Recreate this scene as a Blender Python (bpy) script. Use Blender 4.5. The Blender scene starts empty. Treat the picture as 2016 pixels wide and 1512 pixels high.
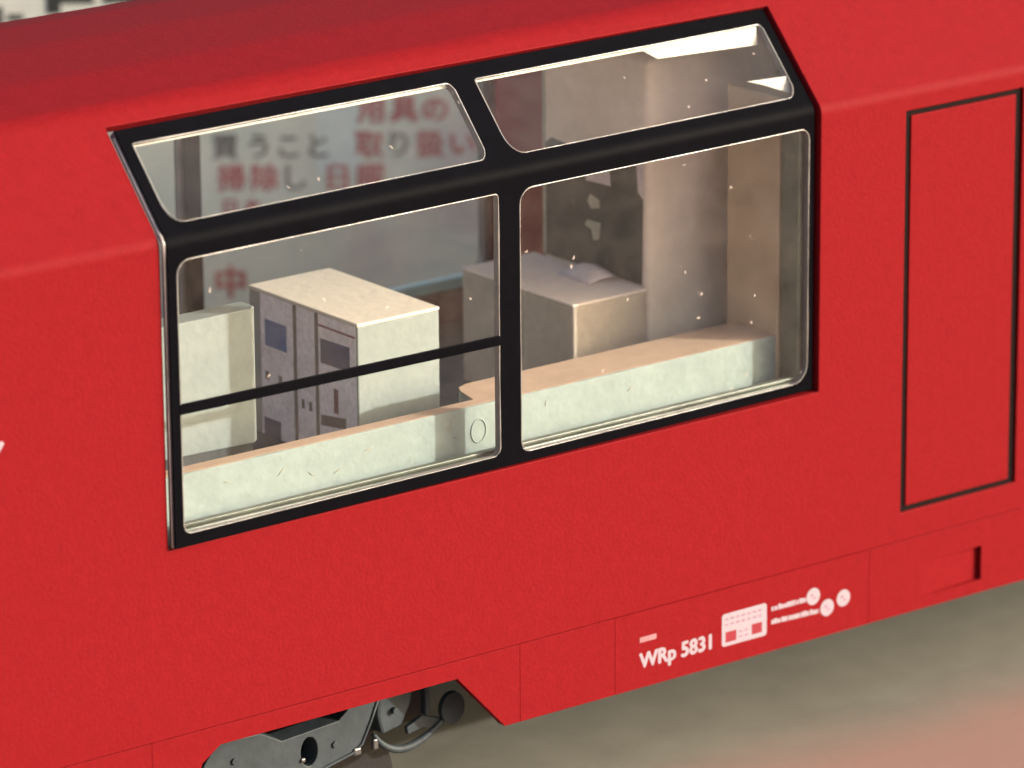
import bpy, bmesh, math, random
from mathutils import Vector, Matrix
random.seed(7)
S = 0.001                                   # all lengths below are millimetres of the model
scene = bpy.context.scene
COL = scene.collection

# ------------------------------------------------------------------ camera
cam_d = bpy.data.cameras.new('camera'); cam = bpy.data.objects.new('camera', cam_d); COL.objects.link(cam)
r = Vector((0.79073187, -0.61211397, -0.00771974)); u = Vector((0.18376686, 0.22532422, 0.95679608)); d = Vector((0.5839288, 0.75798779, -0.2906573))
m = Matrix((r, u, -d)).transposed().to_4x4()
m.translation = Vector((-308.505, -466.117, 189.299)) * S
cam.matrix_world = m
cam_d.sensor_width = 36; cam_d.lens = 9967.07 / 2016 * 36
cam_d.clip_start = 0.01; cam_d.clip_end = 500
cam_d.dof.use_dof = True; cam_d.dof.focus_distance = 0.612; cam_d.dof.aperture_fstop = 34
scene.camera = cam

# ------------------------------------------------------------------ sky, sun, exposure
EL, PHI = math.radians(17.2), math.radians(44.0)     # sun height; angle off the normal of the carriage side
world = bpy.data.worlds.new('World'); scene.world = world; world.use_nodes = True
wn = world.node_tree.nodes; wl = world.node_tree.links
sky = wn.new('ShaderNodeTexSky'); sky.sky_type = 'NISHITA'; sky.sun_disc = False
sky.sun_elevation = EL; sky.sun_rotation = math.atan2(math.sin(PHI), -math.cos(PHI))
sky.air_density = 1.0; sky.dust_density = 8.0; sky.ozone_density = 1.0
wl.new(sky.outputs[0], wn['Background'].inputs[0]); wn['Background'].inputs[1].default_value = 0.15
sun_d = bpy.data.lights.new('sun', 'SUN'); sun = bpy.data.objects.new('sun', sun_d); COL.objects.link(sun)
sun_d.energy = 2.0; sun_d.angle = math.radians(0.8); sun_d.color = (1.0, 0.95, 0.87)
to_sun = Vector((math.sin(PHI) * math.cos(EL), -math.cos(PHI) * math.cos(EL), math.sin(EL)))
sun.rotation_euler = to_sun.to_track_quat('Z', 'Y').to_euler()
scene.view_settings.view_transform = 'Standard'; scene.view_settings.look = 'None'
scene.view_settings.gamma = 1.0; scene.view_settings.use_curve_mapping = False
scene.view_settings.exposure = 1.28
scene.render.engine = 'CYCLES'
scene.cycles.max_bounces = 12; scene.cycles.transparent_max_bounces = 24; scene.cycles.diffuse_bounces = 6

# ------------------------------------------------------------------ materials
def nodes(name):
    mt = bpy.data.materials.new(name); mt.use_nodes = True
    nt = mt.node_tree
    return mt, nt, nt.nodes, nt.links, nt.nodes['Principled BSDF']

def plastic(name, col, rough=0.45, spec=0.4, var=0.06, vscale=900.0, bump=0.05, bscale=3000.0, dirt_or_reflection=None, dscale=260.0, dthr=0.62):
    """painted or moulded plastic: grain in the colour, orange-peel relief, optional stains of another colour"""
    mt, nt, N, L, P = nodes(name)
    tc = N.new('ShaderNodeTexCoord')
    n1 = N.new('ShaderNodeTexNoise'); n1.inputs['Scale'].default_value = vscale; n1.inputs['Detail'].default_value = 5
    n2 = N.new('ShaderNodeTexNoise'); n2.inputs['Scale'].default_value = vscale * 0.25; n2.inputs['Detail'].default_value = 4
    L.new(tc.outputs['Object'], n1.inputs['Vector']); L.new(tc.outputs['Object'], n2.inputs['Vector'])
    ad = N.new('ShaderNodeMath'); ad.operation = 'ADD'
    L.new(n1.outputs[0], ad.inputs[0]); L.new(n2.outputs[0], ad.inputs[1])
    mr = N.new('ShaderNodeMapRange'); mr.inputs[1].default_value = 0.6; mr.inputs[2].default_value = 1.4
    mr.inputs[3].default_value = 1 - var; mr.inputs[4].default_value = 1 + var
    L.new(ad.outputs[0], mr.inputs[0])
    mx = N.new('ShaderNodeVectorMath'); mx.operation = 'SCALE'; mx.inputs[0].default_value = col[:3]
    L.new(mr.outputs[0], mx.inputs['Scale'])
    out = mx.outputs[0]
    if dirt_or_reflection:
        n3 = N.new('ShaderNodeTexNoise'); n3.inputs['Scale'].default_value = dscale; n3.inputs['Detail'].default_value = 6; n3.inputs['Roughness'].default_value = 0.65
        L.new(tc.outputs['Object'], n3.inputs['Vector'])
        cr = N.new('ShaderNodeMapRange'); cr.inputs[1].default_value = dthr; cr.inputs[2].default_value = dthr + 0.14; cr.inputs[4].default_value = 0.75
        L.new(n3.outputs[0], cr.inputs[0])
        mm = N.new('ShaderNodeMix'); mm.data_type = 'RGBA'; mm.inputs[7].default_value = (*dirt_or_reflection, 1)
        L.new(cr.outputs[0], mm.inputs[0]); L.new(out, mm.inputs[6]); out = mm.outputs[2]
    L.new(out, P.inputs['Base Color'])
    P.inputs['Roughness'].default_value = rough; P.inputs['Specular IOR Level'].default_value = spec
    if bump:
        nb = N.new('ShaderNodeTexNoise'); nb.inputs['Scale'].default_value = bscale; nb.inputs['Detail'].default_value = 3
        L.new(tc.outputs['Object'], nb.inputs['Vector'])
        b = N.new('ShaderNodeBump'); b.inputs['Strength'].default_value = bump; b.inputs['Distance'].default_value = 0.0002
        L.new(nb.outputs[0], b.inputs['Height']); L.new(b.outputs[0], P.inputs['Normal'])
    return mt

def clear_sheet(name, tint, haze=0.05, specks=0.9, gloss=1.0):
    """clear acrylic: light passes, the surface mirrors a little, dust and scratches scatter"""
    mt, nt, N, L, P = nodes(name); N.remove(P)
    out = N['Material Output']
    tr = N.new('ShaderNodeBsdfTransparent'); tr.inputs[0].default_value = (*tint, 1)
    gl = N.new('ShaderNodeBsdfGlossy'); gl.inputs['Roughness'].default_value = 0.04
    lw = N.new('ShaderNodeLayerWeight'); lw.inputs[0].default_value = 0.5
    pw = N.new('ShaderNodeMath'); pw.operation = 'POWER'; pw.inputs[1].default_value = 5.0
    fr = N.new('ShaderNodeMath'); fr.operation = 'MULTIPLY_ADD'; fr.inputs[1].default_value = 0.9; fr.inputs[2].default_value = 0.04 * gloss
    L.new(lw.outputs['Facing'], pw.inputs[0]); L.new(pw.outputs[0], fr.inputs[0])
    m1 = N.new('ShaderNodeMixShader'); L.new(fr.outputs[0], m1.inputs[0]); L.new(tr.outputs[0], m1.inputs[1]); L.new(gl.outputs[0], m1.inputs[2])
    df = N.new('ShaderNodeBsdfDiffuse'); df.inputs[0].default_value = (0.74, 0.62, 0.57, 1)  # dust colour, tinted pink to paint in the warm veil on the panes
    tc = N.new('ShaderNodeTexCoord')
    vo = N.new('ShaderNodeTexVoronoi'); vo.inputs['Scale'].default_value = 240.0
    nz = N.new('ShaderNodeTexNoise'); nz.inputs['Scale'].default_value = 800.0
    mp = N.new('ShaderNodeVectorMath'); mp.operation = 'SCALE'; mp.inputs['Scale'].default_value = 0.0014
    av = N.new('ShaderNodeVectorMath'); av.operation = 'ADD'
    L.new(tc.outputs['Object'], nz.inputs['Vector']); L.new(nz.outputs['Color'], mp.inputs[0]); L.new(mp.outputs[0], av.inputs[0]); L.new(tc.outputs['Object'], av.inputs[1])
    L.new(av.outputs[0], vo.inputs['Vector'])
    # a dust speck in some of the cells only
    s1 = N.new('ShaderNodeMapRange'); s1.inputs[1].default_value = 0.03; s1.inputs[2].default_value = 0.075; s1.inputs[3].default_value = 1; s1.inputs[4].default_value = 0
    L.new(vo.outputs['Distance'], s1.inputs[0])
    sep = N.new('ShaderNodeSeparateColor'); L.new(vo.outputs['Color'], sep.inputs[0])
    gt = N.new('ShaderNodeMath'); gt.operation = 'GREATER_THAN'; gt.inputs[1].default_value = 0.50; L.new(sep.outputs[0], gt.inputs[0])
    mu = N.new('ShaderNodeMath'); mu.operation = 'MULTIPLY'; L.new(s1.outputs[0], mu.inputs[0]); L.new(gt.outputs[0], mu.inputs[1])
    mu2 = N.new('ShaderNodeMath'); mu2.operation = 'MULTIPLY'; L.new(mu.outputs[0], mu2.inputs[0]); mu2.inputs[1].default_value = specks
    hz = N.new('ShaderNodeTexNoise'); hz.inputs['Scale'].default_value = 160.0; hz.inputs['Detail'].default_value = 8; hz.inputs['Roughness'].default_value = 0.7
    L.new(tc.outputs['Object'], hz.inputs['Vector'])
    hm = N.new('ShaderNodeMapRange'); hm.inputs[1].default_value = 0.35; hm.inputs[2].default_value = 0.75; hm.inputs[3].default_value = haze * 0.35; hm.inputs[4].default_value = haze * 1.7
    L.new(hz.outputs[0], hm.inputs[0])
    mxx = N.new('ShaderNodeMath'); mxx.operation = 'MAXIMUM'; L.new(mu2.outputs[0], mxx.inputs[0]); L.new(hm.outputs[0], mxx.inputs[1])
    m2 = N.new('ShaderNodeMixShader'); L.new(mxx.outputs[0], m2.inputs[0]); L.new(m1.outputs[0], m2.inputs[1]); L.new(df.outputs[0], m2.inputs[2])
    L.new(m2.outputs[0], out.inputs[0])
    return mt

RED = plastic('red_plastic', (0.1677, 0.0071, 0.0095), rough=0.55, spec=0.03, var=0.11, vscale=2600, bump=0.2, bscale=1900, dirt_or_reflection=(0.24, 0.022, 0.026), dscale=1100, dthr=0.70)
BLACK = plastic('black_frame_paint', (0.0026, 0.0026, 0.0040), rough=0.5, spec=0.015, var=0.2, bump=0.06, bscale=1500, dirt_or_reflection=(0.012, 0.012, 0.015), dscale=900, dthr=0.72)
GROOVE = plastic('dark_groove', (0.006, 0.002, 0.002), rough=0.8, spec=0.1, bump=0)
CARRIER = plastic('clear_carrier_edge', (0.2118, 0.1765, 0.1854), rough=0.25, spec=0.8, bump=0.1)
RIMM = plastic('clear_rim', (0.2207, 0.2074, 0.1942), rough=0.22, spec=0.9, var=0.5, vscale=300, bump=0.3, bscale=600)
GLASS = clear_sheet('clear_pane', (0.985, 0.998, 0.985), haze=0.0125, specks=0.36, gloss=0.45)
GLASSF = clear_sheet('clear_pane_far', (0.97, 0.985, 0.97), haze=0.006, specks=0.15, gloss=0.5)
EDGEG = plastic('greenish_clear_edge', (0.0883, 0.1015, 0.0839), rough=0.35, spec=0.4, var=0.5, vscale=250, bump=0.5, bscale=400)
CREAMB = plastic('beige_grey_card', (0.4767, 0.3972, 0.3443), rough=0.75, spec=0.2, var=0.07, vscale=700, bump=0.35, bscale=900)  # copy of the cream card, colour raised to offset the shade
CREAM = plastic('cream_card', (0.2648, 0.2957, 0.2957), rough=0.75, spec=0.2, var=0.07, vscale=700, bump=0.35, bscale=900, dirt_or_reflection=(0.32, 0.32, 0.28), dscale=330, dthr=0.66)
CREAM2 = plastic('pale_green_card', (0.2516, 0.3045, 0.3045), rough=0.7, spec=0.25, var=0.10, vscale=600, bump=0.6, bscale=600, dirt_or_reflection=(0.20, 0.20, 0.15), dscale=260, dthr=0.635)
TAN = plastic('tan_card', (0.4943, 0.3443, 0.2648), rough=0.7, spec=0.2, var=0.08, vscale=500, bump=0.3, bscale=700)
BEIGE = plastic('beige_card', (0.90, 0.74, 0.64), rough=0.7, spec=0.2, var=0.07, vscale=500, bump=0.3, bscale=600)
WHITE = plastic('white_card', (0.6355, 0.5826, 0.5296), rough=0.6, spec=0.3, var=0.03, bump=0.2)
FLOORM = plastic('dark_floor', (0.06, 0.065, 0.07), rough=0.7, var=0.3, bump=0.4, bscale=900)
PRINT = plastic('printed_paper', (0.90, 0.82, 0.88), rough=0.7, spec=0.2, var=0.22, vscale=1600, bump=0.1)
PBLUE = plastic('printed_blue', (0.03, 0.13, 0.36), rough=0.6, spec=0.3, var=0.4, vscale=700, bump=0)
SCUFF = plastic('scuff_mark', (0.30, 0.29, 0.22), rough=0.7, bump=0)
PNAVY = plastic('printed_navy', (0.035, 0.06, 0.15), rough=0.6, spec=0.3, var=0.45, vscale=500, bump=0)
PGREY = plastic('printed_grey_line', (0.13, 0.11, 0.11), rough=0.7, var=0.2, bump=0)
PMAROON = plastic('printed_maroon', (0.22, 0.07, 0.09), rough=0.7, var=0.2, bump=0)
PDARK = plastic('printed_charcoal', (0.0335, 0.0441, 0.0424), rough=0.6, spec=0.3, var=0.35, vscale=420, bump=0, dirt_or_reflection=(0.12, 0.125, 0.12), dscale=500, dthr=0.6)
PPALE = plastic('printed_pale', (0.48, 0.45, 0.36), rough=0.6, var=0.3, vscale=1200, bump=0)
PPINK = plastic('printed_pale_pink', (0.72, 0.60, 0.62), rough=0.6, var=0.1, bump=0)
LETTER = plastic('white_lettering', (0.2913, 0.2472, 0.2913), rough=0.5, spec=0.3, var=0.06, vscale=2500, bump=0)
LETRED = plastic('lettering_maroon', (0.20, 0.008, 0.02), rough=0.5, var=0.1, bump=0)
LETLIL = plastic('lettering_lilac', (0.24, 0.13, 0.20), rough=0.5, var=0.2, vscale=2500, bump=0)
BOGIE = plastic('grey_bogie_plastic', (0.0335, 0.0441, 0.0512), rough=0.55, spec=0.25, var=0.25, vscale=500, bump=0.3, bscale=900)
BOGIED = plastic('black_bogie_plastic', (0.005, 0.005, 0.006), rough=0.6, var=0.2, bump=0.2)
METAL = plastic('worn_metal', (0.0618, 0.0618, 0.0618), rough=0.35, spec=0.8, var=0.3, bump=0.2)
SIGN = plastic('grey_sign_paper', (0.82, 0.81, 0.69), rough=0.7, spec=0.2, var=0.10, vscale=130, bump=0.1, dirt_or_reflection=(0.64, 0.53, 0.52), dscale=22, dthr=0.50)  # mauve patches put the panes' reflection into the sheet's colour
SBLACK = plastic('sign_black_ink', (0.05, 0.05, 0.045), rough=0.7, bump=0)
SRED = plastic('sign_red_ink', (0.50, 0.045, 0.06), rough=0.7, var=0.15, bump=0)
SGREY = plastic('sign_grey_ink', (0.16, 0.14, 0.12), rough=0.7, bump=0)
SLIGHT = plastic('sign_pale_patch', (0.78, 0.84, 0.80), rough=0.7, bump=0)
GROUND = plastic('concrete_ground', (0.1898, 0.1836, 0.1545), rough=0.9, spec=0.1, var=0.12, vscale=160, bump=0.25, bscale=500)
def red_bounce(mt):
    # red bounce light off the carriage painted into the concrete, its edge ragged
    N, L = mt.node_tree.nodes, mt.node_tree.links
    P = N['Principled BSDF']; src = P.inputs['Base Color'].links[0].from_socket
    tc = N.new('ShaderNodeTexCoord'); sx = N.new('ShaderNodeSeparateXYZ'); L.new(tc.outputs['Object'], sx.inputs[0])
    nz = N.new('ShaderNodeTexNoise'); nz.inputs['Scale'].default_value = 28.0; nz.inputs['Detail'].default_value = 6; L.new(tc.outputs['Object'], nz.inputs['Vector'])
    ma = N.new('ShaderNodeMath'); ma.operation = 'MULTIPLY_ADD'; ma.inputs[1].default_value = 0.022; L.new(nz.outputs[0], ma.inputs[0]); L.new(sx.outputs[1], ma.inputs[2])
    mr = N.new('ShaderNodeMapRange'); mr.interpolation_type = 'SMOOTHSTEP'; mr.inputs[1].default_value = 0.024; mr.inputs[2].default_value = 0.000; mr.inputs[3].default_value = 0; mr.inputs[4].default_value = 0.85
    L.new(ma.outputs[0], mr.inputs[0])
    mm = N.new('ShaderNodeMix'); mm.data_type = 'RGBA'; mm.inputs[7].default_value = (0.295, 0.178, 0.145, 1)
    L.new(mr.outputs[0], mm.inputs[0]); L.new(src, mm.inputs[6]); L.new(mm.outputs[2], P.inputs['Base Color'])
red_bounce(GROUND)

# ------------------------------------------------------------------ mesh helpers (millimetres in, metres out)
def obj(name, verts, faces, mat, parent=None, bevel=0, solid=0, segs=2, angle=30):
    me = bpy.data.meshes.new(name)
    me.from_pydata([(x * S, y * S, z * S) for x, y, z in verts], [], faces)
    bm = bmesh.new(); bm.from_mesh(me)
    bmesh.ops.remove_doubles(bm, verts=bm.verts, dist=1e-7)
    bmesh.ops.recalc_face_normals(bm, faces=bm.faces)
    bm.to_mesh(me); bm.free()
    me.materials.append(mat)
    o = bpy.data.objects.new(name, me); COL.objects.link(o)
    if parent: o.parent = parent
    if solid:
        md = o.modifiers.new('Solidify', 'SOLIDIFY'); md.thickness = abs(solid) * S; md.offset = -1 if solid > 0 else 1; md.use_even_offset = False
    if bevel:
        md = o.modifiers.new('Bevel', 'BEVEL'); md.width = bevel * S; md.segments = segs; md.limit_method = 'ANGLE'; md.angle_limit = math.radians(angle)
    return o

def box_geo(x0, x1, y0, y1, z0, z1):
    v = [(x, y, z) for z in (z0, z1) for x, y in ((x0, y0), (x1, y0), (x1, y1), (x0, y1))]
    f = [(3, 2, 1, 0), (4, 5, 6, 7), (0, 1, 5, 4), (1, 2, 6, 5), (2, 3, 7, 6), (3, 0, 4, 7)]
    return v, f

def box(name, x0, x1, y0, y1, z0, z1, mat, parent=None, bevel=0.15, jit=0.0, segs=2):
    v, f = box_geo(x0, x1, y0, y1, z0, z1)
    if jit: v = [tuple(c + random.uniform(-jit, jit) for c in p) for p in v]
    return obj(name, v, f, mat, parent, bevel, segs=segs)

def prism_y(name, poly, y0, y1, mat, parent=None, bevel=0.1, hole=None):
    """polygon in (x, z), extruded from y0 to y1; optional hole polygon"""
    bm = bmesh.new()
    loops = [poly] + ([hole] if hole else [])
    edges = []
    for lp in loops:
        vs = [bm.verts.new((x * S, y0 * S, z * S)) for x, z in lp]
        edges += [bm.edges.new((vs[i], vs[(i + 1) % len(vs)])) for i in range(len(vs))]
    g = bmesh.ops.triangle_fill(bm, edges=edges, use_beauty=True, use_dissolve=False)
    fs = list(bm.faces)
    e = bmesh.ops.extrude_face_region(bm, geom=fs)
    for v in e['geom']:
        if isinstance(v, bmesh.types.BMVert): v.co.y += (y1 - y0) * S
    bmesh.ops.recalc_face_normals(bm, faces=bm.faces)
    me = bpy.data.meshes.new(name); bm.to_mesh(me); bm.free(); me.materials.append(mat)
    o = bpy.data.objects.new(name, me); COL.objects.link(o)
    if parent: o.parent = parent
    if bevel:
        md = o.modifiers.new('Bevel', 'BEVEL'); md.width = bevel * S; md.segments = 2; md.limit_method = 'ANGLE'; md.angle_limit = math.radians(35)
    return o

def tube(name, pts, rad, mat, parent=None, closed=False, n=8):
    vs, fs = [], []
    P = [Vector(p) for p in pts]; k = len(P)
    up0 = None
    for i, p in enumerate(P):
        a = P[(i - 1) % k] if (closed or i > 0) else p
        b = P[(i + 1) % k] if (closed or i < k - 1) else p
        t = (b - a).normalized()
        ref = Vector((0.3, 1, 0.2)).normalized()
        s = t.cross(ref).normalized(); q = s.cross(t)
        rr = rad[i] if isinstance(rad, (list, tuple)) else rad
        for j in range(n):
            an = 2 * math.pi * j / n
            vs.append(tuple(p + s * (math.cos(an) * rr) + q * (math.sin(an) * rr)))
    for i in range(k if closed else k - 1):
        for j in range(n):
            a, b = i * n + j, i * n + (j + 1) % n
            c, dd = ((i + 1) % k) * n + (j + 1) % n, ((i + 1) % k) * n + j
            fs.append((a, b, c, dd))
    if not closed:
        fs.append(tuple(range(n))); fs.append(tuple(range((k - 1) * n, k * n)))
    o = obj(name, vs, fs, mat, parent)
    for p in o.data.polygons: p.use_smooth = True
    return o

def text(name, body, mat, place, size, parent=None, bold=0.0, depth=0.02, shear=0.0, sx=1.0):
    """lettering as a thin mesh; place: (origin mm, x axis, y axis)"""
    c = bpy.data.curves.new(name, 'FONT'); c.body = body; c.size = 1.0; c.shear = shear; c.resolution_u = 3
    c.extrude = 0.0
    t = bpy.data.objects.new(name, c); COL.objects.link(t)
    bpy.context.view_layer.update()
    src = bpy.data.meshes.new_from_object(t.evaluated_get(bpy.context.evaluated_depsgraph_get()))
    bpy.data.objects.remove(t); bpy.data.curves.remove(c)
    org, ax, ay = Vector(place[0]), Vector(place[1]), Vector(place[2])
    nn = ax.cross(ay).normalized()
    co = [org + ax * (v.co.x * size * sx) + ay * (v.co.y * size) for v in src.vertices]
    fc = [tuple(p.vertices) for p in src.polygons]
    bpy.data.meshes.remove(src)
    vv, ff = [], []
    for i, (du, dv) in enumerate(((0, 0), (-1, 0.3), (1, -0.3), (-0.4, -0.8), (0.4, 0.8)) if bold else ((0, 0),)):
        b0 = len(vv); h = depth + 0.0035 * i
        vv += [tuple((p + ax * (du * bold) + ay * (dv * bold) + nn * h) * S) for p in co]
        ff += [tuple(b0 + k for k in f) for f in fc]
    me = bpy.data.meshes.new(name); me.from_pydata(vv, [], ff)
    # give the sheet its thickness down to the surface it is printed on
    bm = bmesh.new(); bm.from_mesh(me)
    e = bmesh.ops.extrude_face_region(bm, geom=list(bm.faces))
    for v in e['geom']:
        if isinstance(v, bmesh.types.BMVert): v.co -= nn * (depth * 0.5) * S
    bmesh.ops.recalc_face_normals(bm, faces=bm.faces)
    bm.to_mesh(me); bm.free()
    me.materials.clear(); me.materials.append(mat)
    o = bpy.data.objects.new(name, me); COL.objects.link(o)
    if parent: o.parent = parent
    return o

def thing(name, label, cat, loc=(0, 0, 0), group=None):
    o = bpy.data.objects.new(name, None); COL.objects.link(o); o.empty_display_size = 0.01
    o['label'] = label; o['category'] = cat
    if group: o['group'] = group
    return o

def tag(o, label, cat, group=None):
    o['label'] = label; o['category'] = cat
    if group: o['group'] = group
    return o

# ------------------------------------------------------------------ ground
GZ = -48.5
v, f = [], []
n = 24; ext = 40000.0
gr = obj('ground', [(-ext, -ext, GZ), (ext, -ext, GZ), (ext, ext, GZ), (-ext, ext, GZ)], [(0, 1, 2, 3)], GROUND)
gr['kind'] = 'structure'
# ------------------------------------------------------------------ the carriage
W = 70.0
car = thing('railway_carriage', 'red model railway dining carriage with black-framed panoramic window', 'train carriage')
ZS = 37.16; ZT = -23.2
SY, SZ = 10.6, 48.62
sl = Vector((0.679, 0.734))                 # direction of the sloped upper side in (y, z)

def fillet(poly, rad, nseg=14):
    out = []
    for i, p in enumerate(poly):
        p = Vector(p)
        if i in (0, len(poly) - 1) or rad[i] <= 0:
            out.append((p.x, p.y)); continue
        a = (Vector(poly[i - 1]) - p).normalized(); b = (Vector(poly[i + 1]) - p).normalized()
        ang = math.acos(max(-1, min(1, a.dot(b)))); turn = math.pi - ang
        tl = rad[i] * math.tan(turn / 2)
        c = p + (a + b).normalized() * (rad[i] / math.cos(turn / 2))
        s0 = p + a * tl - c; s1 = p + b * tl - c
        for k in range(nseg + 1):
            t = k / nseg
            w = (s0 * math.sin((1 - t) * turn) + s1 * math.sin(t * turn)) / math.sin(turn)
            out.append((c.x + w.x, c.y + w.y))
    return out

half = [(0, ZT), (0, -19.3), (0, -18.5), (0, 0), (0, 33.9), (0, 34.6), (0, ZS), (SY, SZ), (12.4, 50.57), (22, 52.35), (35, 53.0)]
radh = [0, 0, 0, 0, 0, 0, 2.4, 0, 4.6, 25, 0]
poly = half + [(W - y, z) for y, z in reversed(half[:-1])]
rads = radh[:-1] + [40] + list(reversed(radh[:-1]))
prof = fillet(poly, rads)
DX0, DX1, DG, DGR = 114.4, 134.8, 0.85, 1.30
XL = [-200, -130, -30, 0, 100, DX0, DX0 + DG, DX1 - DGR, DX1, 250]
vs, fs = [], []
for (y, z) in prof:
    for x in XL: vs.append((x, y, z))
nx = len(XL)
for i in range(len(prof) - 1):
    ym = (prof[i][0] + prof[i + 1][0]) / 2; zm = (prof[i][1] + prof[i + 1][1]) / 2
    near = ym < 35
    yy = ym if near else W - ym
    for j in range(nx - 1):
        xm = (XL[j] + XL[j + 1]) / 2
        if (0 < xm < 100 or -130 < xm < -30) and zm > 0 and zm < SZ and yy < SY: continue  # openings on the left are unseen, added to let light in
        if near and DX0 < xm < DX1 and -19.3 < zm < 34.6 and yy < 0.2: continue
        a = i * nx + j
        fs.append((a, a + 1, a + nx + 1, a + nx))
shell = obj('body_shell', vs, fs, RED, car, bevel=0.14, solid=1.5, angle=40)
# make sure the skin is thickened towards the inside
shell.data.update()
if shell.data.polygons[0].normal.y > 0: shell.modifiers['Solidify'].offset = 1

# the door is set into the groove round it
door = box('door', DX0 + DG, DX1 - DGR, 0.0, 1.5, -18.5, 33.9, RED, car, bevel=0.12)
for (x0, x1, z0, z1) in ((DX0 + 0.02, DX0 + DG - 0.02, -19.25, 34.55), (DX1 - DGR + 0.02, DX1 - 0.02, -19.25, 34.55), (DX0 + DG, DX1 - DGR, -19.25, -18.53), (DX0 + DG, DX1 - DGR, 33.93, 34.55)):
    box('door_gasket', x0, x1, 0.22 if x0 < DX1 - 2 else 0.4, 1.5, z0, z1, GROOVE, car, bevel=0)  # black strips laid in the groove to darken it
box('door_groove_backing', DX0 - 1.2, DX1 + 1.2, 1.55, 1.9, -21, 36, GROOVE, car, bevel=0)

# skirt under the side: five panels with seams between them, one cut out over the bogie, one with a pocket
def skirt(x0, x1, poly=None, y=0.0, hole=None):
    g = 0.003
    p = poly or [(x0 + g, -33.4), (x1 - g, -33.4), (x1 - g, ZT - 0.004), (x0 + g, ZT - 0.004)]
    return prism_y('skirt_panel', p, -0.06, 1.3, RED, car, bevel=0.07, hole=hole)
skirt(-200, -3.2)
skirt(0, 0, [(-3.197, -33.4), (1.6, -33.4), (3.9, -27.4), (6.6, -25.6), (41.7, -25.5), (49.0, -33.4), (51.397, -33.4), (51.397, ZT - 0.004), (-3.197, ZT - 0.004)])
skirt(51.4, 66.5)
skirt(66.5, 109.0)
skirt(109.0, 250, hole=[(118.0, -31.6), (128.9, -31.6), (128.9, -26.9), (118.0, -26.9)])
# pocket with a sloping back: flush at its left, deep at its right
vp = [(118, -0.04, -31.6), (128.9, 0.75, -31.6), (128.9, 0.75, -26.9), (118, -0.04, -26.9),
      (118, 1.4, -31.6), (128.9, 1.4, -31.6), (128.9, 1.4, -26.9), (118, 1.4, -26.9)]
obj('step_pocket', vp, [(0, 1, 2, 3), (4, 5, 6, 7), (0, 1, 5, 4), (1, 2, 6, 5), (2, 3, 7, 6), (3, 0, 4, 7)], RED, car)
box('skirt_backing', -199, 249, 1.35, 1.8, -23.4, -20.5, RED, car, bevel=0)
box('side_lining', -28, -1.5, W - 2.3, W - 1.7, -4, 36, WHITE, car, bevel=0)  # unseen pale sheets added to bounce light into the interior
box('side_lining', -28, -1.5, 1.7, 2.2, -4, 36, WHITE, car, bevel=0)
box('side_lining', 100.6, 135, W - 2.3, W - 1.7, -4, 36, plastic('red_lining', (0.78, 0.03, 0.055), rough=0.6, var=0.1, bump=0), car, bevel=0)  # brighter red put in for the light on the far wall
prism_y('far_skirt', [(-200, -33.4), (1.6, -33.4), (6, -25.5), (41.7, -25.5), (49, -33.4), (250, -33.4), (250, ZT), (-200, ZT)], W - 1.4, W, RED, car)
lin = [(13.6, 48.8), (22.5, 50.6), (35, 51.2), (47.5, 50.6), (56.4, 48.8)]
vs = [(x, y, z) for y, z in lin for x in (-199, 248)]
obj('roof_lining', vs, [(2 * i, 2 * i + 1, 2 * i + 3, 2 * i + 2) for i in range(4)], plastic('pale_lining', (0.82, 0.74, 0.68), rough=0.8, bump=0), car, solid=0.3)  # unseen pale sheet added under the roof to bounce light
box('floor', -199, 249, 2.0, W - 2.0, -7.0, -4.8, FLOORM, car, bevel=0)
box('carpet', -198, -6, 2.2, W - 2.2, -4.8, -4.4, plastic('pale_carpet', (0.70, 0.62, 0.56), rough=0.9, bump=0), car, bevel=0)  # unseen pale floor added to throw light onto the fittings
for x in (-200.5, 249.0):
    prism = [(y, z) for y, z in prof]
    vv = [(x, y, z) for y, z in prism] + [(x + 1.5, y, z) for y, z in prism]
    k = len(prism)
    ff = [tuple(range(k)), tuple(range(k, 2 * k))] + [(i, (i + 1) % k, k + (i + 1) % k, k + i) for i in range(k)]
    obj('end_wall', vv, ff, RED, car)

# ------------------------------------------------------------------ panoramic window inserts
SLK = SY / (SZ - ZS)
def tilt(x): return -0.8 + 1.5 * x / 100     # the insert stands proud at one end and sunk at the other
def low(x, z, dep=0.0, far=False):
    y = tilt(x) + dep if not far else 0.2 + dep
    return (x, y if not far else W - y, z)
def upp(x, z, dep=0.0, far=False):            # on the sloped part; z is the height on the outer face
    y = (tilt(x) if not far else 0.2) + (z - ZS) * SLK
    y += dep * 0.734; zz = z - dep * 0.679
    return (x, y if not far else W - y, zz)

def rrect(x0, x1, z0, z1, rad, k=7):
    rs = rad if isinstance(rad, (list, tuple)) else [rad] * 4     # bl, br, tr, tl
    out = []
    for (cx, cz, a0, rr) in ((x0, z0, 180, rs[0]), (x1, z0, 270, rs[1]), (x1, z1, 0, rs[2]), (x0, z1, 90, rs[3])):
        ccx = cx + rr if cx == x0 else cx - rr; ccz = cz + rr if cz == z0 else cz - rr
        for i in range(k):
            a = math.radians(a0 + 90 * i / (k - 1))
            out.append((ccx + rr * math.cos(a), ccz + rr * math.sin(a)))
    return out, k

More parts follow.
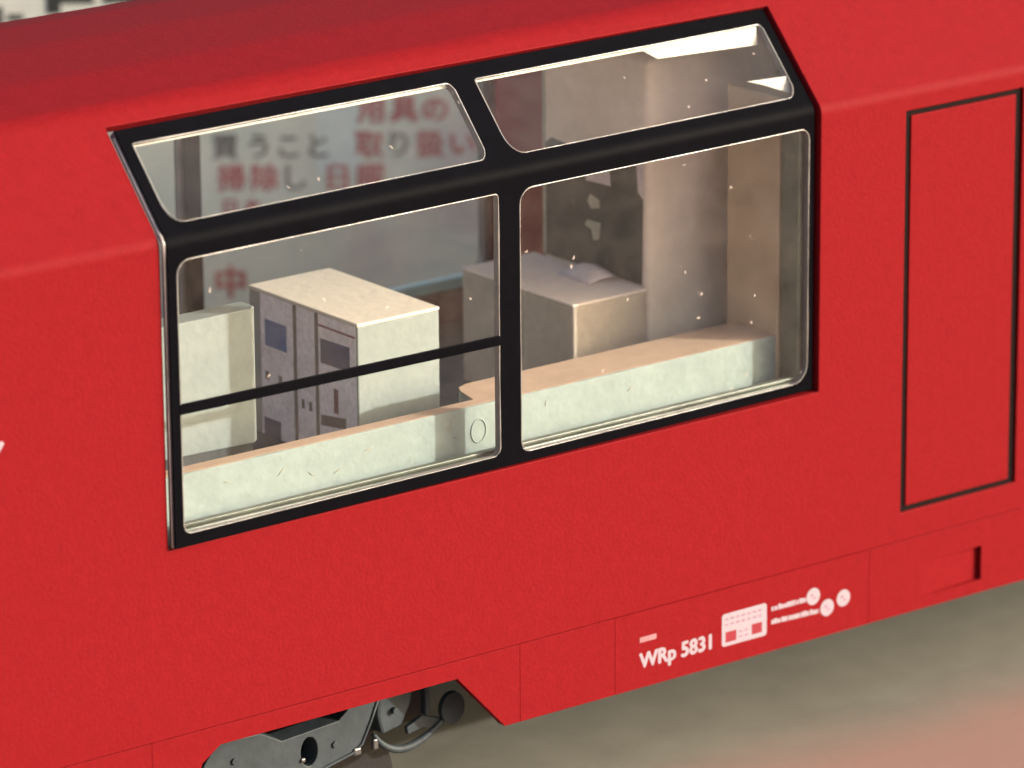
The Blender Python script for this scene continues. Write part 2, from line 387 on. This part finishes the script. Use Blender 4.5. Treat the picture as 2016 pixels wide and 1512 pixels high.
def ring(vs, fs, cell, pane, fn, dep):
    """frame face between a cell rectangle and the rounded pane opening in it"""
    (cx0, cx1, cz0, cz1) = cell
    pts, k = pane
    corners = [(cx0, cz0), (cx1, cz0), (cx1, cz1), (cx0, cz1)]
    b = len(vs)
    vs += [fn(x, z, dep) for x, z in corners]
    vs += [fn(x, z, dep) for x, z in pts]
    nn = len(pts)
    for i in range(nn):
        c, c2 = i // k, ((i + 1) % nn) // k
        if c == c2: fs.append((b + c, b + 4 + i, b + 4 + (i + 1) % nn))
        else: fs.append((b + c, b + 4 + i, b + 4 + (i + 1) % nn, b + c2))

F0, F1 = 0.45, 99.55
panes = {
    'LL': (1.65, 48.8, 1.7, 34.85, [1.3, 1.0, 0.6, 1.8]),
    'LR': (51.9, 98.75, 1.4, 34.85, [1.6, 2.4, 1.4, 2.0]),
    'UL': (1.95, 48.65, 38.75, 46.95, [2.2, 1.3, 0.9, 0.3]),
    'UR': (51.9, 98.1, 38.65, 46.85, [2.2, 1.6, 0.6, 0.4]),
}
XM, ZLO, ZHI, ZTOP = 50.35, 36.2, 37.9, 48.35

def insert(far, dx=0.0):
    def L_(x, z, dep=0): p = low(x, z, dep, far); return (p[0] + dx, p[1], p[2])
    def U_(x, z, dep=0): p = upp(x, z, dep, far); return (p[0] + dx, p[1], p[2])
    def face(dep, vs, fs):
        ring(vs, fs, (F0, XM, 0.25, ZLO), rrect(*panes['LL'][:4], panes['LL'][4]), L_, dep)
        ring(vs, fs, (XM, F1, 0.25, ZLO), rrect(*panes['LR'][:4], panes['LR'][4]), L_, dep)
        ring(vs, fs, (F0, XM, ZHI, ZTOP), rrect(*panes['UL'][:4], panes['UL'][4]), U_, dep)
        ring(vs, fs, (XM, F1, ZHI, ZTOP), rrect(*panes['UR'][:4], panes['UR'][4]), U_, dep)
        # rounded shoulder between the two faces
        for xa, xb in ((F0, XM), (XM, F1)):
            prev = None
            for k in range(9):
                t = k / 8
                row = []
                for x in (xa, xb):
                    a = Vector(L_(x, ZLO, dep)); c = Vector(L_(x, ZS, dep)); e = Vector(U_(x, ZHI, dep))
                    if dep: c = (Vector(L_(x, ZS - dep * 0.37, dep)))
                    row.append(tuple(a * (1 - t) ** 2 + c * 2 * t * (1 - t) + e * t * t))
                if prev:
                    b = len(vs); vs += [prev[0], prev[1], row[1], row[0]]; fs.append((b, b + 1, b + 2, b + 3))
                prev = row
    vs, fs = [], []
    face(0, vs, fs)
    fr = obj('window_frame', vs, fs, BLACK, car, solid=0.28, bevel=0.07)
    vs, fs = [], []
    face(0.30, vs, fs)
    cr = obj('clear_carrier', vs, fs, CARRIER, fr, solid=0.9, bevel=0.05)
    for o in (fr, cr):
        # thickness goes into the carriage
        nrm = o.data.polygons[0].normal
        inward = nrm.y > 0 if not far else nrm.y < 0
        o.modifiers['Solidify'].offset = 1 if inward else -1
    for key in ('LL', 'LR', 'UL', 'UR'):
        x0, x1, z0, z1, rr = panes[key]
        fn = L_ if key[0] == 'L' else U_
        g = 0.03
        pts, k = rrect(x0 - g, x1 + g, z0 - g, z1 + g, rr)
        m_ = len(pts)
        vv = [fn(x, z, 0.12) for x, z in pts] + [fn(x, z, 0.55) for x, z in pts]
        ff = [tuple(range(m_)), tuple(range(m_, 2 * m_))] + [(i, (i + 1) % m_, m_ + (i + 1) % m_, m_ + i) for i in range(m_)]
        pane = obj('pane', vv, ff, GLASSF if far else GLASS, fr)
        if not far:
            pts, k = rrect(x0 + 0.10, x1 - 0.10, z0 + 0.10, z1 - 0.10, rr)
            q = [fn(x, z, 0.08) for x, z in pts]
            # split long runs so the bead can vary
            qq = []
            for i in range(len(q)):
                a, b = Vector(q[i]), Vector(q[(i + 1) % len(q)])
                st = max(1, int((b - a).length / 4))
                for s_ in range(st): qq.append(tuple(a.lerp(b, s_ / st)))
            zb_ = min(p[2] for p in qq)
            tube('pane_rim', qq, [(0.10 + 0.04 * math.sin(i * 1.7) * math.sin(i * 0.6)) * (0.45 if qq[i][2] < zb_ + 0.3 else 1) for i in range(len(qq))], RIMM, fr, closed=True, n=7)
    return fr

frame = insert(False)
bead = [low(0.30, z, 0.45) for z in (0.4, 8, 16, 24, 31, 35.2, 36.4)] + [(0.30, tilt(0) + 0.55, 37.0), (0.30, tilt(0) + 0.95, 37.7)] + [upp(0.30, z, 0.5) for z in (38.6, 41, 44, 47.8)]
tube('clear_bead', bead, [0.10, 0.08, 0.11, 0.07, 0.10, 0.16, 0.24, 0.28, 0.22, 0.15, 0.14, 0.13, 0.10], plastic('clear_bead', (0.4855, 0.4414, 0.4149), rough=0.2, spec=0.9, var=0.4, vscale=300, bump=0.2), frame)  # pale bead, thickest at the shoulder, stands in for the glint there
# thin divider of the drop light in the left lower pane
vs = [low(1.6, 16.35, -0.05), low(49.0, 15.8, -0.05), low(49.0, 17.0, -0.05), low(1.6, 17.6, -0.05),
      low(1.6, 16.35, 0.35), low(49.0, 15.8, 0.35), low(49.0, 17.0, 0.35), low(1.6, 17.6, 0.35)]
obj('pane_divider', vs, [(0, 1, 2, 3), (4, 5, 6, 7), (0, 1, 5, 4), (1, 2, 6, 5), (2, 3, 7, 6), (3, 0, 4, 7)], BLACK, frame, bevel=0.05)
# clear returns of the insert: along the bottom and down its right end
box('clear_return', 2.0, 98.6, 1.5, 2.6, 0.5, 1.5, EDGEG, frame, bevel=0.2)
box('sill_seal', 2.2, 98.4, 2.0, 2.9, 1.55, 1.95, EDGEG, frame, bevel=0.1)
box('clear_return', 97.75, 98.5, 1.7, 5.0, 0.9, 35.2, EDGEG, frame, bevel=0.25)
box('clear_return', 49.55, 51.15, 1.2, 2.2, 1.0, 35.2, BLACK, frame, bevel=0.15)
fw = insert(True)
insert(True, -130.0)  # unseen window added left of view to light the interior
insert(False, -130.0)  # near-side twin, also added for the light it lets in
box('clear_return', 2.0, 98.5, W - 3.0, W - 1.2, 0.3, 1.9, plastic('teal_clear_edge', (0.35, 0.66, 0.66), rough=0.3, spec=0.8, var=0.2, vscale=200, bump=0), fw, bevel=0.2)
box('clear_return', 49.3, 51.6, W - 2.4, W - 1.3, 0.5, 47, BLACK, fw, bevel=0.2)

# white pieces shaped as the glare inside the roof edge and in the corner
def strip(name, pts, mat, parent, thick=0.35):
    """sheet through four points, given thickness away from the window"""
    P = [Vector(p) for p in pts]
    nrm = (P[1] - P[0]).cross(P[-1] - P[0]).normalized()
    if nrm.y < 0: nrm = -nrm
    k = len(P)
    vv = [tuple(p) for p in P] + [tuple(p + nrm * thick) for p in P]
    ff = [tuple(range(k)), tuple(range(k, 2 * k))] + [(i, (i + 1) % k, k + (i + 1) % k, k + i) for i in range(k)]
    return obj(name, vv, ff, mat, parent, bevel=0.05)
strip('roof_edge_strip', [(2.2, 8.95, 46.15), (97.6, 9.85, 46.0), (97.6, 9.95, 46.9), (2.2, 9.05, 46.8)], WHITE, car)
strip('roof_edge_block', [(81.5, 9.9, 44.6), (97.3, 9.3, 44.15), (97.3, 9.6, 46.5), (79.0, 10.2, 46.1)], WHITE, car)
strip('corner_bracket', [(92.0, 4.9, 41.0), (94.5, 4.6, 40.2), (98.6, 3.7, 38.6), (98.6, 4.2, 40.9)], WHITE, car)

# ------------------------------------------------------------------ lettering and plate on the side
XA, ZA = (1, 0, 0), (0, 0, 1)
Yl = -0.06
text('lettering', 'WRp 5831', LETTER, ((70.5, Yl, -30.75), XA, ZA), 2.8, car, bold=0.125, depth=0.006, sx=0.99)
box('lettering_bar', 70.5, 73.2, Yl - 0.02, Yl + 0.01, -27.35, -26.65, plastic('faint_lettering', (0.3001, 0.1412, 0.1589), rough=0.5, var=0.2, vscale=2500, bump=0), car, bevel=0)
# framed grid with two dark fields
pl, k = rrect(84.0, 91.5, -31.0, -26.6, 0.45)
plate = prism_y('inspection_grid', pl, Yl - 0.02, Yl + 0.01, LETTER, car, bevel=0)
for (x0, x1, z0, z1) in ((84.6, 86.4, -30.5, -29.1), (89.0, 90.7, -30.4, -29.0)):
    box('grid_field', x0, x1, Yl - 0.035, Yl - 0.01, z0, z1, LETRED, plate, bevel=0)
for i in range(14):
    x = 84.5 + (i % 7) * 0.93; z = -27.5 - (i // 7) * 0.75
    if random.random() < 0.85: box('grid_mark', x, x + 0.55, Yl - 0.035, Yl - 0.01, z, z + 0.28, LETLIL, plate, bevel=0)
for i in range(4):
    x = 86.8 + (i % 2) * 1.0; z = -29.6 - (i // 2) * 0.7
    box('grid_mark', x, x + 0.6, Yl - 0.035, Yl - 0.01, z, z + 0.25, LETLIL, plate, bevel=0)
# two lines of tiny writing, each with a round mark, and a third round mark
def tiny_line(x0, x1, z0, z1, h):
    x = x0; nlet = 0
    vs, fs = [], []
    while x < x1:
        w_ = random.uniform(0.35, 0.6)
        t = (x - x0) / (x1 - x0); z = z0 + (z1 - z0) * t
        v_, f_ = box_geo(x, min(x + w_, x1), Yl - 0.02, Yl + 0.01, z, z + h * random.uniform(0.7, 1.0))
        b = len(vs); vs += v_; fs += [tuple(b + i for i in ff) for ff in f_]
        x += w_ + random.choice((0.02, 0.05, 0.14))
    return obj('lettering_line', vs, fs, LETTER, car)
tiny_line(92.3, 98.2, -27.95, -28.0, 0.75)
tiny_line(92.3, 100.4, -29.75, -30.0, 0.75)
for (cx, cz) in ((99.4, -27.5), (101.8, -29.55), (104.6, -28.85)):
    pts = [(cx + 1.15 * math.cos(a * math.pi / 12), cz + 1.15 * math.sin(a * math.pi / 12)) for a in range(24)]
    rm = prism_y('round_mark', pts, Yl - 0.022, Yl + 0.01, LETTER, car, bevel=0)
    for (ddx, ddz) in ((-0.25, 0.2), (0.2, -0.25)):
        box('mark_sign', cx + ddx - 0.25, cx + ddx + 0.25, Yl - 0.04, Yl - 0.01, cz + ddz - 0.16, cz + ddz + 0.16, LETLIL, rm, bevel=0)
# end of a large slanted white letter at the far left of the side
prism_y('large_letter', [(-26.6, 12.6), (-25.2, 12.6), (-21.75, 17.45), (-22.0, 17.75), (-23.6, 17.75), (-24.6, 15.6)], -0.02, 0.01, LETTER, car, bevel=0)

# ------------------------------------------------------------------ bogie under the cut-out
bog_y0, bog_y1 = 6.0, 9.0
hole = [(23.6 + 1.25 * math.cos(a * math.pi / 10), -32.45 + 1.9 * math.sin(a * math.pi / 10)) for a in range(20)]
bog = prism_y('bogie', [(5.0, -36.5), (6.5, -33), (8.6, -30.0), (10.3, -28.1), (16.3, -28.4), (16.9, -28.6), (19.6, -30.1), (22.5, -29.9), (28.1, -29.5), (29.8, -28.2), (34.7, -27.0),
                        (33.2, -30.5), (31.6, -33.5), (30.1, -34.5), (26.7, -35.2), (24.0, -36.0), (20, -37.5), (14, -38.5), (8, -38.0)], bog_y0, bog_y1, BOGIE, car, bevel=0.12, hole=hole)
# axle box, spring hoop, damper, hanger, on both sides of the frame
prism_y('axle_box', [(34.3, -27.2), (39.9, -27.6), (39.4, -30.0), (38.0, -32.6), (34.9, -33.1), (34.2, -30.5)], 6.4, 9.5, BOGIE, bog, bevel=0.4)
prism_y('axle_box', [(5.2, -28.5), (7.6, -28.5), (7.0, -33), (2.5, -33.5), (3.0, -30.0)], 6.4, 9.5, BOGIE, bog, bevel=0.4)
arc = []
for i in range(15):
    t = i / 14
    a = Vector((33.4, -32.6)); b = Vector((37.2, -38.6)); c = Vector((45.2, -32.4))
    p = a * (1 - t) ** 2 + b * 2 * t * (1 - t) + c * t * t
    arc.append((p.x, 6.2, p.y))
tube('spring_hoop', arc, [0.28 + 0.26 * math.sin(math.pi * i / 14) for i in range(15)], BOGIE, bog)
dk = [(45.3 + 1.8 * math.cos(a * math.pi / 14), -31.8 + 2.1 * math.sin(a * math.pi / 14)) for a in range(28)]
prism_y('axle_cover', dk, 5.6, 6.4, BOGIE, bog, bevel=0.3)
box('hanger', 41.6, 42.3, 6.4, 7.6, -32.2, -27.0, BOGIE, bog, bevel=0.2)
prism_y('axle_tip', [(38.6, -33.0), (41.0, -32.0), (44.6, -33.2), (44.0, -34.2), (41, -33.6), (38.8, -34.0)], 6.3, 7.0, BOGIE, bog, bevel=0.15)
box('bolt', 30.1, 31.3, 5.7, 6.3, -34.6, -33.6, METAL, bog, bevel=0.25)
box('bolt', 33.2, 34.0, 5.9, 6.6, -34.6, -33.2, METAL, bog, bevel=0.2)
box('bolt', 22.2, 22.9, 5.7, 6.2, -33.6, -33.0, METAL, bog, bevel=0.2)
rib = [(14.0, 5.95, -38.0), (20.0, 5.95, -37.0), (24.0, 5.95, -35.6), (26.7, 5.95, -34.9), (30.0, 5.95, -34.2), (31.5, 5.95, -33.3), (33.0, 5.95, -30.4), (34.3, 5.95, -27.4)]
tube('frame_rib', rib, 0.22, BOGIE, bog, n=6)
for (x, z) in ((12.5, -31.0), (27.4, -32.4), (18.0, -33.8), (36.6, -30.2)):
    rv = [(x + 0.42 * math.cos(a * math.pi / 6), z + 0.42 * math.sin(a * math.pi / 6)) for a in range(12)]
    prism_y('rivet', rv, 5.75, 6.5, BOGIE, bog, bevel=0.12)
for (cx, cy) in ((33.0, 12.0), (6.0, 12.0), (33.0, W - 13.5), (6.0, W - 13.5)):
    wv = [(cx + 7.5 * math.cos(a * math.pi / 24), -41.0 + 7.5 * math.sin(a * math.pi / 24)) for a in range(48)]
    prism_y('wheel', wv, cy, cy + 2.0, BOGIED, bog, bevel=0.3)
box('bogie_frame', 2, 47, 14, W - 14, -36, -26.5, BOGIED, bog, bevel=0.4)
box('underframe', -198, 248, 4, W - 4, -24.5, -20.0, BOGIED, car, bevel=0.2)

# ------------------------------------------------------------------ kitchen fittings inside
FZ = -4.8
# counter along the window: narrow at its left part, deep at its right part
cz = 6.68
def counter_mesh():
    plan = [(-6, 5.7), (97.8, 5.7), (97.8, 13.9), (54.0, 13.9), (52.4, 13.2), (51.6, 11.8), (50.7, 8.0), (-6, 8.25)]
    k = len(plan)
    vs = [(x, y, FZ) for x, y in plan] + [(x, y, cz - 0.04) for x, y in plan]
    fs = [tuple(range(k)), tuple(range(k, 2 * k))] + [(i, (i + 1) % k, k + (i + 1) % k, k + i) for i in range(k)]
    return vs, fs, plan
ct = thing('kitchen_counter', 'long low counter with pale green front and tan top just inside the window', 'counter')
vs, fs, plan = counter_mesh()
# the front is cut into columns so that its upper edge can be uneven
obj('front', vs, fs, CREAM2, ct, bevel=0.12)
k = len(plan)
vs = []; fs = []
top_plan = []
for i, (x, y) in enumerate(plan):
    top_plan.append((x, y))
pp = []
for i in range(41):
    x = -6 + (97.8 + 6) * i / 40
    pp.append((x, 5.95 + random.uniform(-0.16, 0.16)))
pp += plan[2:]
k = len(pp)
vs = [(x, y, cz - 0.3) for x, y in pp] + [(x, y + (0.04 if i < 41 else 0), cz) for i, (x, y) in enumerate(pp)]
fs = [tuple(range(k)), tuple(range(k, 2 * k))] + [(i, (i + 1) % k, k + (i + 1) % k, k + i) for i in range(k)]
obj('worktop', vs, fs, TAN, ct, bevel=0.05)
# moulding ring and specks on the counter front
rg = [(49.7 + 1.15 * math.cos(a * math.pi / 12), 5.66, 3.4 + 1.5 * math.sin(a * math.pi / 12)) for a in range(24)]
tube('moulding_ring', rg, 0.09, CREAM2, ct, closed=True, n=6)
for (x, z, l, a_) in ((20.2, 4.2, 1.6, 40), (33.0, 4.4, 1.5, 10), (24.6, 3.0, 1.3, -30), (28.3, 2.6, 1.2, 25), (46.5, 3.2, 1.4, -5), (60.2, 4.9, 0.8, 80), (73.8, 4.2, 1.4, 25), (12.3, 4.4, 1.1, -20), (3.6, 3.3, 3.2, 14)):
    p = [(x - l / 2 * math.cos(math.radians(a_)), 5.68, z - l / 2 * math.sin(math.radians(a_))), (x + random.uniform(-.2, .2), 5.67, z + random.uniform(-.12, .12)), (x + l / 2 * math.cos(math.radians(a_)), 5.68, z + l / 2 * math.sin(math.radians(a_)))]
    tube('scuff', p, [0.03, 0.075, 0.03], SCUFF, ct, n=6)

# tall cabinet with a printed end: two blue screens, dark lines, two buttons
X0, X1, Y0, Y1, ZB = 43.4, 56.1, 22.0, 45.5, 14.45
cab = thing('kitchen_cabinet', 'cream cabinet block with grey printed side showing two blue windows', 'cabinet')
box('carcass', X0, X1, Y0, Y1, FZ, ZB - 0.45, CREAM, cab, bevel=0.2, segs=3)
box('lid', X0 - 0.05, X1 + 0.05, Y0 - 0.05, Y1, ZB - 0.45, ZB, plastic('cream_lid_card', (0.7591, 0.6709, 0.5826), rough=0.6, spec=0.3, var=0.05, vscale=700, bump=0.5, bscale=700), cab, bevel=0.15, segs=3)  # top made paler than the carcass to paint in its brightness
xp = X0
def pr(name, y0, y1, z0, z1, mat, parent, lift, skew=0.0):
    vv = [(xp - lift, y0, z0), (xp - lift, y1, z0 - skew), (xp - lift, y1, z1 - skew), (xp - lift, y0, z1)]
    vv += [(xp - lift + 0.03, y, z) for _, y, z in vv]
    return obj(name, vv, [(0, 1, 2, 3), (4, 5, 6, 7), (0, 1, 5, 4), (1, 2, 6, 5), (2, 3, 7, 6), (3, 0, 4, 7)], mat, parent)
pp_ = pr('printed_side', Y0 + 0.25, Y1 - 2.6, FZ + 0.1, ZB - 0.45, PRINT, cab, 0.05)
pr('printed_window', 37.2, 41.9, 7.3, 10.8, PBLUE, pp_, 0.09)
pr('printed_window', 23.6, 29.8, 7.9, 11.1, PNAVY, pp_, 0.09, 0.15)
pr('printed_window', 38.8, 42.5, -5.0, -2.3, PNAVY, pp_, 0.09)
pr('printed_line', 35.0, 35.7, FZ + 0.1, ZB - 0.45, PGREY, pp_, 0.09)
pr('printed_line', 30.3, 31.0, FZ + 0.1, ZB - 0.45, PGREY, pp_, 0.09)
for y in (41.6, 38.7): pr('printed_button', y - 0.4, y + 0.4, 2.8, 3.9, PGREY, pp_, 0.09)
for y in (32.2, 33.8): pr('printed_button', y - 0.3, y + 0.3, 0.8, 2.0, PGREY, pp_, 0.09)
pr('printed_bar', 26.2, 27.1, 1.8, 5.0, PMAROON, pp_, 0.09)
pr('printed_line', 22.4, 30.2, ZB - 2.0, ZB - 1.7, PMAROON, pp_, 0.09)
pr('printed_line', 24.6, 30.0, 0.2, 1.6, PGREY, pp_, 0.08, 0.7)

# upright cream panel on a dark plinth at the far left, its right end rounded off
plan2 = [(-4, 24.0), (29.0, 24.0), (29.9, 24.8), (29.9, 27.2), (29.6, 27.5), (-4, 27.5)]
kk = len(plan2)
sb = thing('upright_panel', 'lit cream upright panel with rounded end, left of the printed cabinet', 'panel')
vv = [(x, y, 2.4 - 0.085 * max(0, x - 18.4)) for x, y in plan2] + [(x, y, 18.7) for x, y in plan2]
obj('board', vv, [tuple(range(kk)), tuple(range(kk, 2 * kk))] + [(i, (i + 1) % kk, kk + (i + 1) % kk, kk + i) for i in range(kk)], CREAM, sb, bevel=0.15)
box('plinth', -4, 29.0, 24.3, 27.3, FZ, 2.6, FLOORM, sb, bevel=0.1)

# low block in the shade and the tall block beside it with the dark print
blk = thing('low_cabinet', '', '')
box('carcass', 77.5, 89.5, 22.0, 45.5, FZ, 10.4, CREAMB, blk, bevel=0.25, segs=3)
box('lid', 77.45, 89.55, 21.95, 45.5, 10.4, 10.75, plastic('pink_lid_card', (0.86, 0.72, 0.67), rough=0.7, spec=0.2, var=0.06, vscale=700, bump=0.4, bscale=800), blk, bevel=0.12)  # paler top, with the light falling on it put into the colour
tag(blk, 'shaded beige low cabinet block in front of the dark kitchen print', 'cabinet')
tall = thing('tall_cabinet', 'tall beige cabinet rising to the roof with dark printed side', 'cabinet')
box('carcass', 89.8, 112, 22.0, 43.9, FZ, 41.0, BEIGE, tall, bevel=0.9, segs=4)
xp = 89.8
def prx(name, pts, mat, parent, lift):
    vv = [(xp - lift, y, z) for y, z in pts] + [(xp - lift + 0.03, y, z) for y, z in pts]
    k = len(pts)
    return obj(name, vv, [tuple(range(k)), tuple(range(k, 2 * k))] + [(i, (i + 1) % k, k + (i + 1) % k, k + i) for i in range(k)], mat, parent)
dp = prx('printed_picture', [(23.1, 10.9), (43.2, 10.9), (43.2, 26.2), (42.0, 27.0), (36, 26.6), (30, 26.9), (24.3, 26.9), (24.0, 23.2), (22.9, 22.4)], PDARK, tall, 0.05)
prx('printed_patch', [(29.5, 22.9), (34.6, 22.7), (35.6, 26.0), (30, 26.3)], PPINK, dp, 0.09)
prx('printed_patch', [(22.6, 22.8), (23.9, 23.4), (24.2, 27.4), (22.7, 27.4)], PPINK, dp, 0.09)
prx('printed_patch', [(31.8, 19.5), (33.6, 19.1), (34.4, 20.0), (33.8, 21.0), (32.0, 20.5)], PPALE, dp, 0.09)
prx('printed_patch', [(32.0, 15.2), (33.2, 14.9), (33.5, 16.3), (34.9, 16.6), (34.4, 17.4), (31.6, 17.5)], PPALE, dp, 0.09)
prx('printed_patch', [(32.6, 12.6), (34.6, 12.4), (35.2, 13.6), (33.4, 14.2)], PDARK, dp, 0.09)
prx('printed_edge', [(43.25, 10.9), (43.8, 10.9), (43.8, 40), (43.25, 40)], PPALE, tall, 0.05)
# crumpled scrap of pale paper on the low block
sv, sf = [], []
for i in range(7):
    for j in range(5):
        x = 84.9 + i * 0.8; y = 28.0 + j * 1.7
        h = max(0, 1 - ((i - 3.4) / 3.4) ** 2) * max(0, 1 - ((j - 2) / 2.4) ** 2)
        sv.append((x, y, 10.8 + 1.5 * h + random.uniform(0, 0.25) * h))
for i in range(6):
    for j in range(4):
        a = i * 5 + j; sf.append((a, a + 5, a + 6, a + 1))
scrap = obj('paper_scrap', sv, sf, PPINK, None, solid=0.08)
for p in scrap.data.polygons: p.use_smooth = True
tag(scrap, 'small pale pink crumpled scrap on the low cabinet against the print', 'paper scrap')
# end partition at the right of the counter
pt = box('end_partition', 97.6, 103.0, 5.4, 15.5, FZ, 38.0, plastic('brown_card', (0.50, 0.36, 0.25), rough=0.7, spec=0.2, var=0.12, vscale=160, bump=0.3, bscale=500), None, bevel=0.25)
tag(pt, 'brown upright partition at the right end of the counter', 'partition')

# ------------------------------------------------------------------ sign board standing behind the carriage
KS = 1.0963; P0 = Vector((133.42, 160.00, -5.29)); ex = Vector((0.7915, -0.6112, 0)); ez = Vector((0, 0, 1)); en = ex.cross(ez)
def sp(a, b, lift=0.0): return P0 + ex * (a * KS) + ez * (b * KS) + en * lift
sg = thing('sign_board', 'grey paper sign with red and black writing behind the far windows', 'sign')
def sheet(name, a0, a1, b0, b1, l0, l1, mat, parent):
    vv = [tuple(sp(a, b, l)) for l in (l0, l1) for a, b in ((a0, b0), (a1, b0), (a1, b1), (a0, b1))]
    return obj(name, vv, [(0, 1, 2, 3), (4, 5, 6, 7), (0, 1, 5, 4), (1, 2, 6, 5), (2, 3, 7, 6), (3, 0, 4, 7)], mat, parent)
board = sheet('board', -62, 45, (GZ - P0.z) / KS, 34, 0.0, -1.2, SIGN, sg)
sheet('pale_patch', 1.8, 8.0, -3.2, 8.5, 0.03, -0.05, SLIGHT, sg)
def glyph(ch, a, b, size, mat, bold=0.12):
    text('character', ch, mat, (tuple(sp(a - size * 0.5, b - size * 0.38, 0.06)), tuple(ex), tuple(ez)), size * KS, sg, bold=bold, depth=0.03)
for ch, a in zip('買うこと', (-11.3, -6.5, -2.3, 1.9)): glyph(ch, a, 1.0, 4.0, SBLACK)
for ch, a, mt in (('掃', -10.5, SRED), ('除', -5.8, SRED), ('し', -1.6, SGREY), ('日', 4.6, SRED), ('曜', 9.3, SRED)): glyph(ch, a, -3.6, 4.2, mt, 0.17)
for ch, a, mt in (('用', 9.6, SRED), ('具', 14.2, SRED), ('の', 18.6, SRED)): glyph(ch, a, 6.3, 4.2, mt, 0.17)
for ch, a, mt in (('取', 9.2, SRED), ('り', 13.4, SGREY), ('扱', 17.8, SRED), ('い', 22.4, SRED)): glyph(ch, a, 1.2, 4.2, mt, 0.17)
for ch, a in zip('日本', (-10.8, -7.6)): glyph(ch, a, -8.0, 2.8, SRED)
glyph('中', -11.0, -19.0, 5.0, SRED, 0.2)
# heavy black strokes of the sign's top line, seen over the roof
for (a0, a1, b0, b1) in ((-36.0, -34.0, 20.4, 28), (-34.0, -29.2, 21.9, 23.4), (-43.5, -42.2, 18.5, 21.5), (-41.5, -39.3, 19.5, 20.4), (-28.0, -22.0, 21.9, 24), (-50, -48, 18, 27)):
    sheet('black_stroke', a0, a1, b0, b1, 0.06, -0.05, SBLACK, sg)
